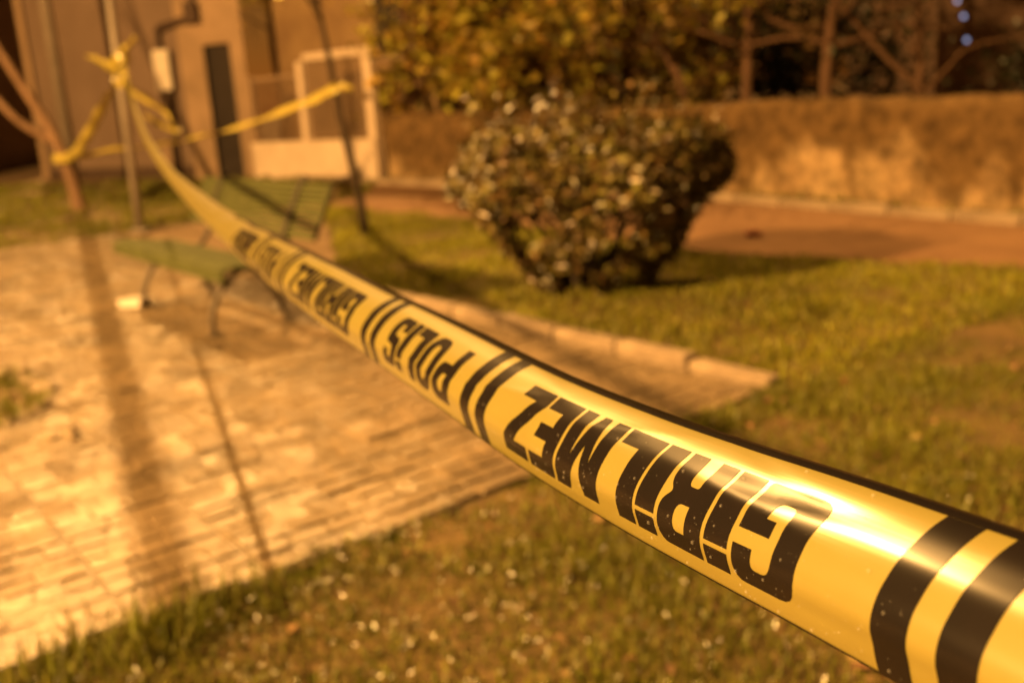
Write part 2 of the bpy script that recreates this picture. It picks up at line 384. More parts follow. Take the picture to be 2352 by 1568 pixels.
# ------------------------------------------------------------------ low wall to the right, gate, buildings
def wall_path(): return [(-1.80, 15.62), (0.91, 13.72), (2.90, 11.75), (4.99, 9.15), (7.6, 5.7)]
def make_wall():
    P = []
    for (xa, ya), (xb, yb) in zip(wall_path(), wall_path()[1:]):
        m_ = max(1, int(math.hypot(xb - xa, yb - ya) / 0.12))
        for k in range(m_): P.append(Vector((xa + (xb - xa) * k / m_, ya + (yb - ya) * k / m_, 0)))
    P.append(Vector((7.6, 5.7, 0)))
    root = empty('garden_wall', tuple(P[0]))
    tag(root, 'low mottled plaster wall with a darker upper band running behind the dirt path', 'wall')
    vs = []; fs = []; rows = 9
    base = P[0]
    def hgt(s_): return 1.05 + 0.012 * noise.noise((s_ * 1.7, 1, 2)) + 0.05 * (1 / (1 + math.exp(-(s_ - 5.9) * 5)))
    s_ = 0; prev = P[0]; prof = []
    for i, p in enumerate(P):
        s_ += (p - prev).length; prev = p
        d = (P[min(i + 1, len(P) - 1)] - P[max(i - 1, 0)]).normalized(); nrm = Vector((d.y, -d.x, 0))
        if nrm.dot(Vector((-1, -1, 0))) < 0: nrm = -nrm
        h = hgt(s_); g = tz(p.x, p.y)
        ring = []
        for k in range(rows):
            z = h * k / (rows - 1); off = 0.0 + 0.022 * noise.noise((s_ * 1.3, z * 2.0, 5)) + 0.01 * noise.noise((s_ * 5, z * 6, 9))
            if k == rows - 1: off -= 0.03
            ring.append(p + nrm * off + Vector((0, 0, g - 0.1 + (0.1 if k else 0) + z)))
        ring.append(p - nrm * 0.11 + Vector((0, 0, g + h + 0.025 + 0.02 * noise.noise((s_ * 3, 0, 0)))))
        ring.append(p - nrm * 0.22 + Vector((0, 0, g + h - 0.02)))
        ring.append(p - nrm * 0.24 + Vector((0, 0, g - 0.1)))
        prof.append(ring)
    m_ = len(prof[0])
    b = MB()
    for r in prof: b.v += [tuple(v - base) for v in r]
    for i in range(len(prof) - 1):
        for k in range(m_ - 1):
            b.f.append((i * m_ + k, (i + 1) * m_ + k, (i + 1) * m_ + k + 1, i * m_ + k + 1))
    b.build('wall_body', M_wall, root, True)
make_wall()

# gate screen: white base wall, posts, top rails, vertical bars
def gate():
    A = Vector((-4.36, 17.55, 0)); Bp = Vector((-1.91, 15.55, 0)); d = (Bp - A); Lg = d.length; d.normalize(); nr_ = Vector((-d.y, d.x, 0))
    g = tz(A.x, A.y) - 0.02
    root = empty('gate_screen', (A.x, A.y, g)); tag(root, 'white framed gate with vertical bars above a white base wall', 'gate')
    def P(s_, t, z): return d * s_ + nr_ * t + Vector((0, 0, z))
    bw = MB().box(P(Lg / 2, 0, 0.31), (Lg, 0.2, 0.68), d, nr_).build('base_wall', M_white, root); bevel(bw, 0.012)
    for s_, wd, top, m_ in ((0.06, 0.11, 1.78, M_facb), (Lg * 0.46, 0.13, 1.93, M_white), (Lg - 0.08, 0.16, 2.05, M_white)):
        o = MB().box(P(s_, 0.0, (top + 0.65) / 2), (wd, 0.13, top - 0.65), d, nr_).build('post', m_, root); bevel(o, 0.008)
    o = MB().box(P(Lg * 0.73 - .02, 0.0, 1.99), (Lg * 0.54 - 0.27, 0.11, 0.11), d, nr_).build('top_rail', M_white, root); bevel(o, 0.008)
    o = MB().box(P(Lg * 0.23 + .03, 0.0, 1.72), (Lg * 0.46 - 0.19, 0.06, 0.05), d, nr_).build('top_rail', M_facb, root)
    o = MB().box(P(Lg * 0.73 - .02, 0.0, 0.73), (Lg * 0.54 - 0.27, 0.05, 0.05), d, nr_).build('bottom_rail', M_mesh, root)
    k = 0; x = Lg * 0.50
    while x < Lg - 0.2:
        MB().box(P(x, 0.0, 1.345), (0.028, 0.028, 1.17), d, nr_).build('bar', M_facb, root); x += 0.085
    x = 0.2
    while x < Lg * 0.42:
        MB().box(P(x, 0.0, 1.175), (0.022, 0.022, 1.04), d, nr_).build('bar', M_mesh, root); x += 0.085
gate()

def building():
    A = Vector((-9.55, 20.4, 0)); Bp = Vector((-4.40, 17.66, 0)); d = Bp - A; Lg = d.length; d.normalize(); bk = Vector((-d.y, d.x, 0))
    bk = Vector((-0.27, 0.963, 0))
    g = 0.28
    root = empty('grey_building', (A.x, A.y, g)); tag(root, 'grey rendered building with a narrow dark door behind the bench', 'building')
    def P(s_, t, z): return d * s_ + bk * t + Vector((0, 0, z))
    sp = Lg - 1.55
    MB().box(P(sp / 2, 0.9, 1.9), (sp, 1.8, 4.4), d, bk).build('wall', M_fac, root)
    # right bay, lamp light put into its lighter colour; door opening cut out by building around it
    d0, d1 = Lg - 0.95, Lg - 0.32
    tag(MB().box(P((sp + d0) / 2, 0.87, 1.9), (d0 - sp, 1.8, 4.4), d, bk).build('wall', M_facb, root), 'bay beside the door, coloured lighter for the lamp light')
    MB().box(P((d1 + Lg) / 2, 0.87, 1.9), (Lg - d1, 1.8, 4.4), d, bk).build('wall', M_facb, root)
    MB().box(P((d0 + d1) / 2, 0.87, 3.24), (d1 - d0, 1.8, 1.72), d, bk).build('wall', M_facb, root)
    dr = MB().box(P((d0 + d1) / 2, 0.16, 1.15), (d1 - d0, 0.06, 2.5), d, bk).build('door', M_door, root)
    MB().box(P(d1 - 0.09, 0.10, 1.1), (0.03, 0.06, 0.14), d, bk).build('door_handle', M_iron, dr)
    MB().box(P(sp / 2, -0.03, 0.02), (sp, 0.06, 0.5), d, bk).build('plinth', M_pipe, root)
    tag(MB().box(P(0.11, -0.05, 1.9), (0.2, 0.12, 4.3), d, bk).build('corner_pilaster', M_facb, root))
    MB().box(P(Lg / 2, 0.9, 4.2), (Lg + .2, 2.1, 0.2), d, bk).build('roof', M_roof, root)
    # meter box
    mx = P(Lg - 2.02, -0.14, 0) + Vector((A.x, A.y, g))
    mb = empty('meter_box', (mx.x, mx.y, g + 1.65)); tag(mb, 'pale wall mounted meter box to the left of the dark door', 'meter box')
    bevel(MB().box((0, 0, 0.36), (0.40, 0.22, 0.72), d, bk).build('cabinet', M_box, mb), 0.012)
    bevel(MB().box(Vector((0, 0, 0.36)) - bk * 0.118, (0.34, 0.012, 0.64), d, bk).build('cabinet_door', M_box, mb), 0.004)
    MB().box(Vector((0, 0, -0.12)), (0.30, 0.16, 0.22), d, bk).build('cable_bracket', M_pipe, mb)
    # conduit above and below the box
    pr = empty('wall_conduit', (mx.x, mx.y, g)); tag(pr, 'brown conduit pipe bending along the wall above the meter box', 'pipe')
    MB().tube(catmull([(0, 0, 2.40), (0, 0, 2.66), d * 0.07 + Vector((0, 0, 2.76)), d * 0.5 + Vector((0, 0, 2.82)), d * 0.86 + Vector((0, 0, 2.88)), d * 0.93 + Vector((0, 0, 3.0)), d * 0.93 + Vector((0, 0, 3.95))], 6), 0.055, 8).build('upper_pipe', M_pipe, pr, True)
    MB().box(d * 0.86 + Vector((0, 0, 2.95)), (0.3, 0.18, 0.36), d, bk).build('junction_box', M_pipe, pr)
    pl = empty('down_conduit', (mx.x, mx.y, g)); tag(pl, 'brown conduit pipe running from the meter box down to the ground', 'pipe')
    MB().tube([d * 0.06 + Vector((0, 0, 1.42)), d * 0.07 + Vector((0, 0, 0.0))], 0.05, 8).build('pipe', M_pipe, pl, True)
    pv = empty('wall_pillar', (mx.x, mx.y, g)); tag(pv, 'short pale pillar standing below the meter box', 'pillar')
    bevel(MB().box(-d * 0.16 + Vector((0, 0, 0.3)), (0.2, 0.2, 0.86), d, bk).build('shaft', M_facb, pv), 0.01)
building()

def side_building():
    root = empty('dark_side_building', (-13.6, 21.6, 0.3)); tag(root, 'dark brown building with an open doorway at the far left edge', 'building')
    MB().box((-1.2, 3.0, 2.2), (6.2, 5.0, 4.8)).build('wall', M_facd, root)
    MB().box((1.28, 0.47, 1.0), (0.5, 0.1, 2.2)).build('door', M_door, root)
    MB().box((2.05, 0.44, 2.2), (0.3, 0.16, 4.7)).build('pilaster', M_fac, root)
    MB().box((-1.2, 3.0, 4.7), (6.4, 5.2, 0.2)).build('roof', M_roof, root)
side_building()

def tan_house():
    root = empty('tan_house', (-2.55, 17.45, 0.30)); tag(root, 'tan house wall half hidden behind the barred gate', 'house')
    d = Vector((0.78, -0.63, 0)).normalized(); bk = Vector((-d.y, d.x, 0))
    MB().box(bk * 1.5 + Vector((0, 0, 2.1)), (4.0, 3.0, 4.4), d, bk).build('wall', M_tan, root)
    MB().box(bk * 1.5 + Vector((0, 0, 4.4)), (4.2, 3.3, 0.2), d, bk).build('roof', M_roof, root)
    f = MB().box(-bk * 0.02 + d * 1.2 + Vector((0, 0, 2.4)), (0.9, 0.1, 1.1), d, bk).build('window', M_facb, root)
    MB().box(-bk * 0.08 + d * 1.2 + Vector((0, 0, 2.4)), (0.74, 0.04, 0.94), d, bk).build('pane', M_door, f)
tan_house()

# far dark house with lit windows seen through the branches
def far_house():
    root = empty('distant_house', (11.8, 24.1, 0.6)); tag(root, 'distant dark house with small bluish lit windows behind the trees', 'house')
    MB().box((0.6, 3, 2.6), (3.4, 6, 6.4)).build('wall', M_facd, root)
    lit = bpy.data.materials.new('lit_window'); lit.use_nodes = True; nb = lit.node_tree.nodes['Principled BSDF']
    nb.inputs['Emission Color'].default_value = (0.55, 0.62, 1.0, 1); nb.inputs['Emission Strength'].default_value = 0.55; nb.inputs['Base Color'].default_value = (0.3, 0.3, 0.3, 1)
    for x, z in ((-0.40, 1.543), (-0.51, 2.089), (-0.68, 2.455)):
        f = MB().box((x, -0.02, z), (0.14, 0.1, 0.16)).build('window', M_facd, root)
        MB().box((x, -0.075, z), (0.075, 0.02, 0.085)).build('pane', lit, f)
far_house()

# ------------------------------------------------------------------ poles
def pole(name, label, cat, x, y, h, r, m, lean=(0, 0)):
    root = empty(name, (x, y, tz(x, y))); tag(root, label, cat)
    MB().tube([(0, 0, -0.05), (lean[0] * h / 2, lean[1] * h / 2, h / 2), (lean[0] * h, lean[1] * h, h)], [r, r * 0.95, r * 0.8], 14).build('shaft', m, root, True)
    bevel(MB().box((0, 0, 0.01), (r * 4.2, r * 4.2, 0.03)).build('base_plate', m, root), 0.004)
    MB().tube([(lean[0] * h, lean[1] * h, h - .02), (lean[0] * h, lean[1] * h, h + 0.03)], r * 1.0, 14).build('cap', m, root, True)
    return root
POLE = Vector((-4.47, 11.80, 0))
pole('steel_pole', 'slim grey steel pole that the yellow tape is knotted round', 'pole', POLE.x, POLE.y, 3.4, 0.052, M_pole, (0.02, 0))
pole('shadow_pole', 'tall pole added for its long shadow, in front of the grey building corner', 'pole', -7.66, 17.5, 16.8, 0.10, M_pole)  # added pole, its height set by the shadow it lays across the paving

# street lamp left of the frame: its own light
def street_lamp():
    x, y, h = -12.6, -2.6, 8.2
    root = empty('street_lamp', (x, y, tz(x, y))); tag(root, 'lit street lamp on a tall post left of the paving', 'street lamp')
    MB().tube([(0, 0, 0), (0, 0, 2), (0, 0, h)], [0.07, 0.06, 0.045], 14).build('post', M_pole, root, True)
    MB().tube(catmull([(0, 0, h), (0.15, -0.05, h + .25), (0.6, -0.2, h + .35)], 6), 0.03, 10).build('arm', M_pole, root, True)
    hd = Vector((0.8, -0.27, h + 0.36))
    bevel(MB().box(hd, (0.6, 0.26, 0.12), Vector((0.95, -0.3, 0)), Vector((0.3, 0.95, 0))).build('lamp_head', M_iron, root), 0.03)
    gl = bpy.data.materials.new('sodium_glow'); gl.use_nodes = True; nb = gl.node_tree.nodes['Principled BSDF']
    nb.inputs['Emission Color'].default_value = (*LIGHT_COL, 1); nb.inputs['Emission Strength'].default_value = 20
    MB().box(hd + Vector((0, 0, -0.072)), (0.42, 0.18, 0.02), Vector((0.95, -0.3, 0)), Vector((0.3, 0.95, 0))).build('diffuser', gl, root)
    l = bpy.data.lights.new('lamp_light', 'POINT'); lo = bpy.data.objects.new('lamp_light', l); COL.objects.link(lo); lo.parent = root
    l.energy = 26000; l.color = LIGHT_COL; l.shadow_soft_size = 0.34
    lo.location = hd + Vector((0, 0, -0.2))
    lo.rotation_euler = (-Vector((0.95, -0.28, -0.75))).to_track_quat('Z', 'Y').to_euler()
street_lamp()

# ------------------------------------------------------------------ trees
def rvec(r): return Vector((r.gauss(0, 1), r.gauss(0, 1), r.gauss(0, 1))).normalized()
def leaf_cloud(centres, n, spread, size, rng, flat=0.5):
    """n folded leaf pieces around centre points; returns MB"""
    C = np.array([tuple(c) for c in centres]); C = C[rng.permutation(len(C))[:max(12, int(len(C) * 0.42))]]; idx = rng.integers(0, len(C), n)
    P = C[idx] + rng.normal(0, 1, (n, 3)) * np.array([spread, spread, spread * 0.8])
    return leaves_at(P, size, rng, flat)
def leaves_at(P, size, rng, flat=0.5, nrm=None):
    n = len(P)
    A = rng.normal(0, 1, (n, 3)); A[:, 2] *= flat; A /= np.linalg.norm(A, axis=1)[:, None]
    Nn = rng.normal(0, 1, (n, 3)); Nn[:, 2] += 0.8
    if nrm is not None: Nn = Nn * 0.6 + nrm * 1.1
    Bv = np.cross(A, Nn); Bv /= np.linalg.norm(Bv, axis=1)[:, None]; U = np.cross(Bv, A)
    s = size * rng.uniform(0.6, 1.35, n)[:, None]; wv = s * 0.30
    v0 = P - A * s * .5; v1 = P + Bv * wv + U * wv * .35; v2 = P + A * s * .5 - U * s * .12; v3 = P - Bv * wv + U * wv * .35
    V = np.stack([v0, v1, v2, v3], 1).reshape(-1, 3)
    k = np.arange(n)[:, None] * 4
    Fc = np.concatenate([k + np.array([[0, 1, 2]]), k + np.array([[0, 2, 3]])], 0)
    return V, Fc
def np_mesh(name, V, Fc, m, parent=None):
    me = bpy.data.meshes.new(name)
    me.vertices.add(len(V)); me.vertices.foreach_set('co', V.astype(np.float32).ravel())
    k = Fc.shape[1]
    me.loops.add(Fc.size); me.loops.foreach_set('vertex_index', Fc.astype(np.int32).ravel())
    me.polygons.add(len(Fc)); me.polygons.foreach_set('loop_start', np.arange(0, Fc.size, k, dtype=np.int32))
    me.polygons.foreach_set('loop_total', np.full(len(Fc), k, dtype=np.int32)); me.update(calc_edges=True)
    return link(name, me, m, parent)

def tree(name, label, x, y, trunk, r0, seed, mats, n_leaf=0, leaf=0.09, spread=0.28, levels=2, nb=6, blen=1.2, group=None, rise=0.35, from_h=0.35, crown_min=0.0, extra=()):
    r = random.Random(seed); rng = np.random.default_rng(seed)
    root = empty(name, (x, y, tz(x, y) - 0.03)); tag(root, label, 'tree', group)
    T = catmull(trunk, 6); nT = len(T)
    MB().tube(T, [r0 * (1.25 - 0.95 * (i / (nT - 1)) ** 0.8) if i else r0 * 1.45 for i in range(nT)], 10).build('trunk', mats[0], root, True)
    tips = []
    def grow(bm_, p, d, L_, rr, lev):
        pts = [p]; q = p.copy(); dd = d.copy()
        for k in range(5):
            dd = (dd + rvec(r) * 0.30 + Vector((0, 0, 0.06))).normalized(); q = q + dd * L_ / 5; pts.append(q.copy())
        bm_.tube(pts, [rr * 0.8 * (1 - 0.16 * k) for k in range(6)], 6)
        if lev > 0:
            for k in range(4):
                grow(bm_, pts[2 + k], (dd + rvec(r) * 0.9).normalized(), L_ * r.uniform(.45, .7), rr * 0.5, lev - 1)
        if lev <= 1: tips.extend(pts[2:])
    for k in range(nb):
        f = from_h + (0.97 - from_h) * (k + r.random()) / nb; p = T[min(nT - 1, int(f * (nT - 1)))]
        a = r.uniform(0, 2 * math.pi); d = Vector((math.cos(a), math.sin(a), rise + r.uniform(-.2, .3))).normalized()
        bm_ = MB(); grow(bm_, p, d, blen * r.uniform(.7, 1.15), r0 * (1.1 - .75 * f) * 0.55, levels); bm_.build('branch', mats[0], root, True)
    for pts, rr in extra:
        C = catmull(pts, 6); MB().tube(C, [rr * (1 - .5 * i / (len(C) - 1)) for i in range(len(C))], 7).build('branch', mats[0], root, True); tips.extend(C[len(C) // 2::2])
    if n_leaf:
        tp = [t for t in tips if t.z > crown_min] or tips
        V, Fc = leaf_cloud(tp, n_leaf, spread, leaf, rng); np_mesh('crown', V, Fc, mats[1], root)
    return root

# leaning tree at the left, thin dark tree right of the bench
tree('leaning_tree', 'pale leaning tree trunk with yellow tape tied round it at the left', -6.18, 14.13, [(0, 0, 0), (-0.06, 0, 0.6), (-0.22, 0, 1.2), (-0.62, 0.05, 2.0), (-1.05, 0.1, 2.9), (-1.5, 0.1, 4.0), (-1.8, 0.2, 5.2)],
     0.088, 3, (M_barkt, M_leaf_tree), 60, 0.10, 0.2, 1, 3, 0.7, from_h=0.85, extra=[([(-0.2, 0, 1.05), (-0.6, -.1, 1.35), (-1.05, -.1, 1.9), (-1.5, -.1, 2.1)], 0.065)])
tree('thin_tree', 'thin dark leaning tree trunk standing in the lawn right of the bench', -1.49, 10.21, [(0, 0, 0), (-0.03, 0, 0.5), (-0.13, 0, 1.2), (-0.20, 0, 1.9), (-0.28, 0, 2.6), (-0.32, 0, 3.4), (-0.35, 0, 4.2)],
     0.043, 12, (M_barkd, M_leaf_tree), 430, 0.11, 0.18, 1, 9, 0.85, from_h=0.58, crown_min=2.55)
# trees behind the wall
G = 'trees behind the low wall'
tree('leafy_tree', 'leafy tree with yellowish leaf clumps overhanging the wall left of the bush', 0.70, 15.9, [(0, 0, 0), (0.1, 0, 1.0), (0.0, 0, 2.0), (0.2, 0, 3.2), (0.3, 0, 4.5)], 0.10, 21, (M_bark, M_leaf_tree), 7500, 0.19, 0.16, 2, 12, 1.5, G, 0.05, 0.22)
tree('leafy_tree', 'dense leafy tree directly above the clipped bush behind the wall', 2.0, 15.2, [(0, 0, 0), (0.1, 0, 1.0), (-0.1, 0, 2.0), (0.0, 0, 3.2), (0.2, 0, 4.5)], 0.11, 22, (M_bark, M_leaf_tree), 6000, 0.19, 0.16, 2, 12, 1.5, G, 0.05, 0.25)
tree('slim_tree', 'slim bare trunk rising beside the right gate post', -1.35, 15.95, [(0, 0, 0), (0.02, 0, 1.2), (-0.05, 0, 2.4), (-0.02, 0, 4.0)], 0.07, 23, (M_bark, M_leaf_tree), 500, 0.12, 0.25, 1, 6, 1.0, G, 0.3, 0.6)
tree('gate_tree', 'broad leafy tree hanging over the barred gate', -4.6, 20.9, [(0, 0, 0), (0.1, 0, 1.2), (0.0, 0, 2.4), (0.1, 0, 4.6)], 0.10, 24, (M_bark, M_leaf_tree), 1300, 0.16, 0.2, 2, 9, 1.3, G, 0.3, 0.62, crown_min=2.9)
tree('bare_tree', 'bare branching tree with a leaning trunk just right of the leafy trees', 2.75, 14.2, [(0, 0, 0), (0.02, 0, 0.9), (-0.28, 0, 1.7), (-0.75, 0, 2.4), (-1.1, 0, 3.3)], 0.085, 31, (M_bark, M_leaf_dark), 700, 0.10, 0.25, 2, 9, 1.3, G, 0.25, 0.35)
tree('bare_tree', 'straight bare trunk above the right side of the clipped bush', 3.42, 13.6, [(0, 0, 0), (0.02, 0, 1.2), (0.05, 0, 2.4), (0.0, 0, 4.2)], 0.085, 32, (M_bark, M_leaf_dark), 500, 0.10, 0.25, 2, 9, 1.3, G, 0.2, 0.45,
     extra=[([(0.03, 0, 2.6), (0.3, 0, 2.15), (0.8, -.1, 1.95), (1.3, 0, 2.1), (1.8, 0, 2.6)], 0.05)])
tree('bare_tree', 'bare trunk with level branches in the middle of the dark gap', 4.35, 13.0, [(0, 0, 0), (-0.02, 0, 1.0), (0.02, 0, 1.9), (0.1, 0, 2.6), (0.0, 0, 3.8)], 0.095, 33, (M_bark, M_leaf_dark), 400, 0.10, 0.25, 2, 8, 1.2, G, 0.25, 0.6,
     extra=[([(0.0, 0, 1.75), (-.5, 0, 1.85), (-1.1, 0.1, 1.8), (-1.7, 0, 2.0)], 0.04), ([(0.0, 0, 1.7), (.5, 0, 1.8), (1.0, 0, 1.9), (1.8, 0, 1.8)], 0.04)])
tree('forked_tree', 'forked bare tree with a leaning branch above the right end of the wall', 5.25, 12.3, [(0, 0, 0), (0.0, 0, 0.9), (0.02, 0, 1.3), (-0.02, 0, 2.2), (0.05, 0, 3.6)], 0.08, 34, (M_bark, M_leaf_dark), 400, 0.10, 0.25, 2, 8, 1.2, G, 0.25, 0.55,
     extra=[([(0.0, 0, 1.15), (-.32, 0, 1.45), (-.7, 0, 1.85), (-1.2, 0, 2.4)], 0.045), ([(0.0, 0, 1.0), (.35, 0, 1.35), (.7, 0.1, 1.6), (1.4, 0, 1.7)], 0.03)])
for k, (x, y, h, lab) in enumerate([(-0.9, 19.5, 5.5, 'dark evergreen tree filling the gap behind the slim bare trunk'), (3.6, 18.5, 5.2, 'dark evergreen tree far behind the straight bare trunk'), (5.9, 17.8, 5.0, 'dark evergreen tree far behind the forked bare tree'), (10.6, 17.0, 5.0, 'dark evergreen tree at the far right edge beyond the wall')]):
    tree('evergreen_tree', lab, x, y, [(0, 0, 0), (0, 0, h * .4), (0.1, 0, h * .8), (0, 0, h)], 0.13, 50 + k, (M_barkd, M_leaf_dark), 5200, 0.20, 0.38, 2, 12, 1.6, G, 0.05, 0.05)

# ------------------------------------------------------------------ clipped bush
def bush():
    bx, by = 0.60, 6.72
    root = empty('clipped_bush', (bx, by, 0.0)); root.scale = (1.0, 1.0, 0.945); tag(root, 'goblet shaped clipped evergreen bush with wet glossy leaves on the lawn', 'bush')
    r = random.Random(4); rng = np.random.default_rng(4)
    for k in range(26):
        a = r.uniform(0, 2 * math.pi); R = r.uniform(.25, .85); b0 = Vector((math.cos(a) * .16 * r.random(), math.sin(a) * .16 * r.random(), -.02))
        e = Vector((math.cos(a) * R, math.sin(a) * R * .85, r.uniform(.7, 1.05)))
        m_ = (b0 + e) / 2 + Vector((-math.cos(a) * .1, -math.sin(a) * .1, .02))
        C = catmull([b0, m_, e], 5); MB().tube(C, [0.020 - 0.0012 * i for i in range(len(C))], 6).build('stem', M_barkd, root, True)
    def prof(z):       # radius of the goblet at height z
        K = [(0.0, .40), (0.2, .53), (0.4, .68), (0.6, .83), (0.8, .94), (1.0, .97), (1.13, .91), (1.24, .70)]
        for (za, ra), (zb, rb) in zip(K, K[1:]):
            if za <= z <= zb: return ra + (rb - ra) * (z - za) / (zb - za)
        return 0.3
    P = []; Nr = []
    while len(P) < 9000:
        z = r.uniform(0.03, 1.24); a = r.uniform(0, 2 * math.pi); R = prof(z) * (1 + .20 * noise.noise((math.cos(a) * 2.2, math.sin(a) * 2.2, z * 3)) + 0.05 * noise.noise((math.cos(a) * 7, math.sin(a) * 7, z * 8)))
        if r.random() < 0.25 and z > 1.0: R *= math.sqrt(r.random())
        else: R *= 1 - abs(r.gauss(0, .12))
        # gaps low down
        if z < .7 and noise.noise((math.cos(a) * 2.2, math.sin(a) * 2.2, z * 4)) > -0.08 + z * .45: continue
        P.append((R * math.cos(a), R * math.sin(a) * .85, z + 0.05 * noise.noise((math.cos(a) * 3 * R, math.sin(a) * 3 * R, 1)))); Nr.append((math.cos(a), math.sin(a), 0.3 + 1.2 * (z > 1.05)))
    for k in range(240):     # stray shoots
        a = r.uniform(0, 2 * math.pi); R = r.uniform(.2, .95)
        for j in range(5): P.append((R * math.cos(a) + r.gauss(0, .02), R * .85 * math.sin(a) + r.gauss(0, .02), 1.12 + .05 * j * r.random() * 2)); Nr.append((0, 0, 1))
    P = np.array(P); Nr = np.array(Nr)
    V, Fc = leaves_at(P, 0.072, rng, 0.7, Nr); np_mesh('foliage', V, Fc, M_leaf_bush, root)
bush()

# ------------------------------------------------------------------ bench
def bench():
    ox, oy = -2.25, 6.41; X = Vector((0.6, -0.8, 0)); rz = math.atan2(-0.8, 0.6)
    root = empty('park_bench', (ox, oy, 0.035), rz); tag(root, 'green slatted park bench on curved iron legs', 'bench')
    # local: +x along the bench, +y to the back
    x0, x1 = -1.16, 1.04; Lb = x1 - x0; xc = (x0 + x1) / 2
    rows = [(-0.045, 0.410, 0.5), (-0.03, 0.452, 0.15), (0.03, 0.464, -.05), (0.095, 0.457, -.12), (0.16, 0.447, -.16), (0.225, 0.436, -.16), (0.29, 0.426, -.14), (0.355, 0.419, -.05)]
    for k, (y, z, t) in enumerate(rows):
        ay = Vector((0, math.cos(t), math.sin(t))) if k else Vector((0, .15, .99)); az = Vector((0, -ay.z, ay.y))
        o = MB().box((xc, y, z), (Lb, 0.058 if k else 0.062, 0.026), (1, 0, 0), ay, az).build('seat_slat', M_green, root); bevel(o, 0.008, 2)
    nb_ = 10; P0 = Vector((0, 0.53, 0.555)); P1 = Vector((0, 0.70, 0.885)); dv = P1 - P0
    for k in range(nb_):
        p = P0 + dv * (k + .5) / nb_; az = dv.normalized(); ay = Vector((0, az.z, -az.y))
        o = MB().box((xc + .06, p.y, p.z), (Lb - .04, 0.02, dv.length / nb_ - 0.009), (1, 0, 0), ay, az).build('back_slat', M_green, root); bevel(o, 0.005, 2)
    for xf in (-0.70, 0.66):
        f = empty('leg_frame', (0, 0, 0)); f.parent = root
        lg = MB().tube(catmull([(xf, 0.0, 0), (xf, -0.015, .10), (xf, 0.04, .24), (xf, .15, .355), (xf, .24, .392), (xf, .33, .35), (xf, .43, .20), (xf, .50, 0)], 5), 0.021, 8).build('leg', M_ironl, f, True)
        MB().tube(catmull([(xf, -.03, .39), (xf, .1, .428), (xf, .25, .405), (xf, .42, .400), (xf, .50, .46), (xf, .56, .56), (xf, .66, .78), (xf, .725, .93)], 5), 0.019, 8).build('support', M_iron, f, True)
        ay = Vector((0, dv.z, -dv.y)).normalized()
        MB().box(Vector((xf, 0, 0)) + (P0 + P1) / 2 - ay * -0.014 * -1, (0.05, 0.012, dv.length + .02), (1, 0, 0), ay, dv.normalized()).build('strap', M_iron, f)
        MB().box((xf, 0.0, 0.008), (.05, .09, .016)).build('foot', M_ironl, f); MB().box((xf, .50, 0.008), (.05, .09, .016)).build('foot', M_ironl, f)
    for xe in (x0 + .10, x1 + .03):
        MB().box(Vector((xe, 0.012, 0)) + (P0 + P1) / 2, (0.03, 0.014, dv.length), (1, 0, 0), Vector((0, dv.z, -dv.y)).normalized(), dv.normalized()).build('end_strap', M_iron, root)
bench()

# litter
lt = empty('paper_litter', (-2.77, 6.99, 0.05), -0.35); lt.scale = (1.0, 1.0, 1.0); tag(lt, 'small white paper box lying beside the left bench leg', 'litter')
bevel(MB().box((0, 0, 0.028), (0.20, 0.13, 0.055)).build('box', M_paper, lt), 0.006)
MB().box((0.02, 0.078, 0.045), (0.19, 0.03, 0.004), (1, 0, 0), (0, .9, .4), (0, -.4, .9)).build('flap', M_paper, lt)
rd = MB().tube(catmull([(-.09, 0, .03), (-.03, .02, .05), (.05, -.01, .04), (.1, .02, .025)], 4), [0.02, .04, .05, .055, .05, .05, .055, .05, .04, .035, .03, .02, .012], 7).build('red_wrapper', M_red, None, True)
rd.location = (2.27, 8.72, tz(0, 8.72) + 0.012); rd.scale = (.8, .8, .6); tag(rd, 'small crumpled dark red wrapper lying on the dirt path', 'litter')
stone_src = []
for k, (x, y, s) in enumerate([(-1.98, 4.05, .035), (-2.03, 3.98, .028), (-1.93, 3.97, .022), (-2.75, 5.20, .05)]):
    bm = bmesh.new(); bmesh.ops.create_icosphere(bm, subdivisions=2, radius=s)
    for v in bm.verts: v.co *= 1 + .35 * noise.noise(v.co / s + Vector((k * 3, 0, 0))); v.co.z *= .6
    me = bpy.data.meshes.new('stone'); bm.to_mesh(me); bm.free(); o = link('stone', me, M_kerb, None, True); o.location = (x, y, .05)
    tag(o, ['largest pale pebble beside the planting pit', 'middle pale pebble beside the planting pit', 'smallest pale pebble beside the planting pit', 'dark stone at the far edge of the planting pit'][k], 'stone', 'stones at the planting pit')

# ------------------------------------------------------------------ grass
def blades(P, h, w_, rng, lean=0.5):
    """numpy blade meshes: quad + tip triangle"""
    n = len(P); a = rng.uniform(0, 2 * np.pi, n); d = np.stack([np.cos(a), np.sin(a), np.zeros(n)], 1); s = np.stack([-np.sin(a), np.cos(a), np.zeros(n)], 1)
    hh = h * rng.uniform(.5, 1.5, n)[:, None]; ln = rng.uniform(0.15, 1.0, n)[:, None] * lean; ww = w_ * rng.uniform(.7, 1.4, n)[:, None]
    up = np.array([[0, 0, 1.0]])
    m = P + up * hh * .6 + d * hh * ln * .35; t = P + up * hh * (1 - .35 * ln) + d * hh * ln
    V = np.stack([P - s * ww, P + s * ww, m + s * ww * .8, m - s * ww * .8, t], 1).reshape(-1, 3); k = np.arange(n)[:, None] * 5
    F4 = np.concatenate([k + np.array([[0, 1, 2]]), k + np.array([[0, 2, 3]]), k + np.array([[3, 2, 4]])], 0)
    return V, F4
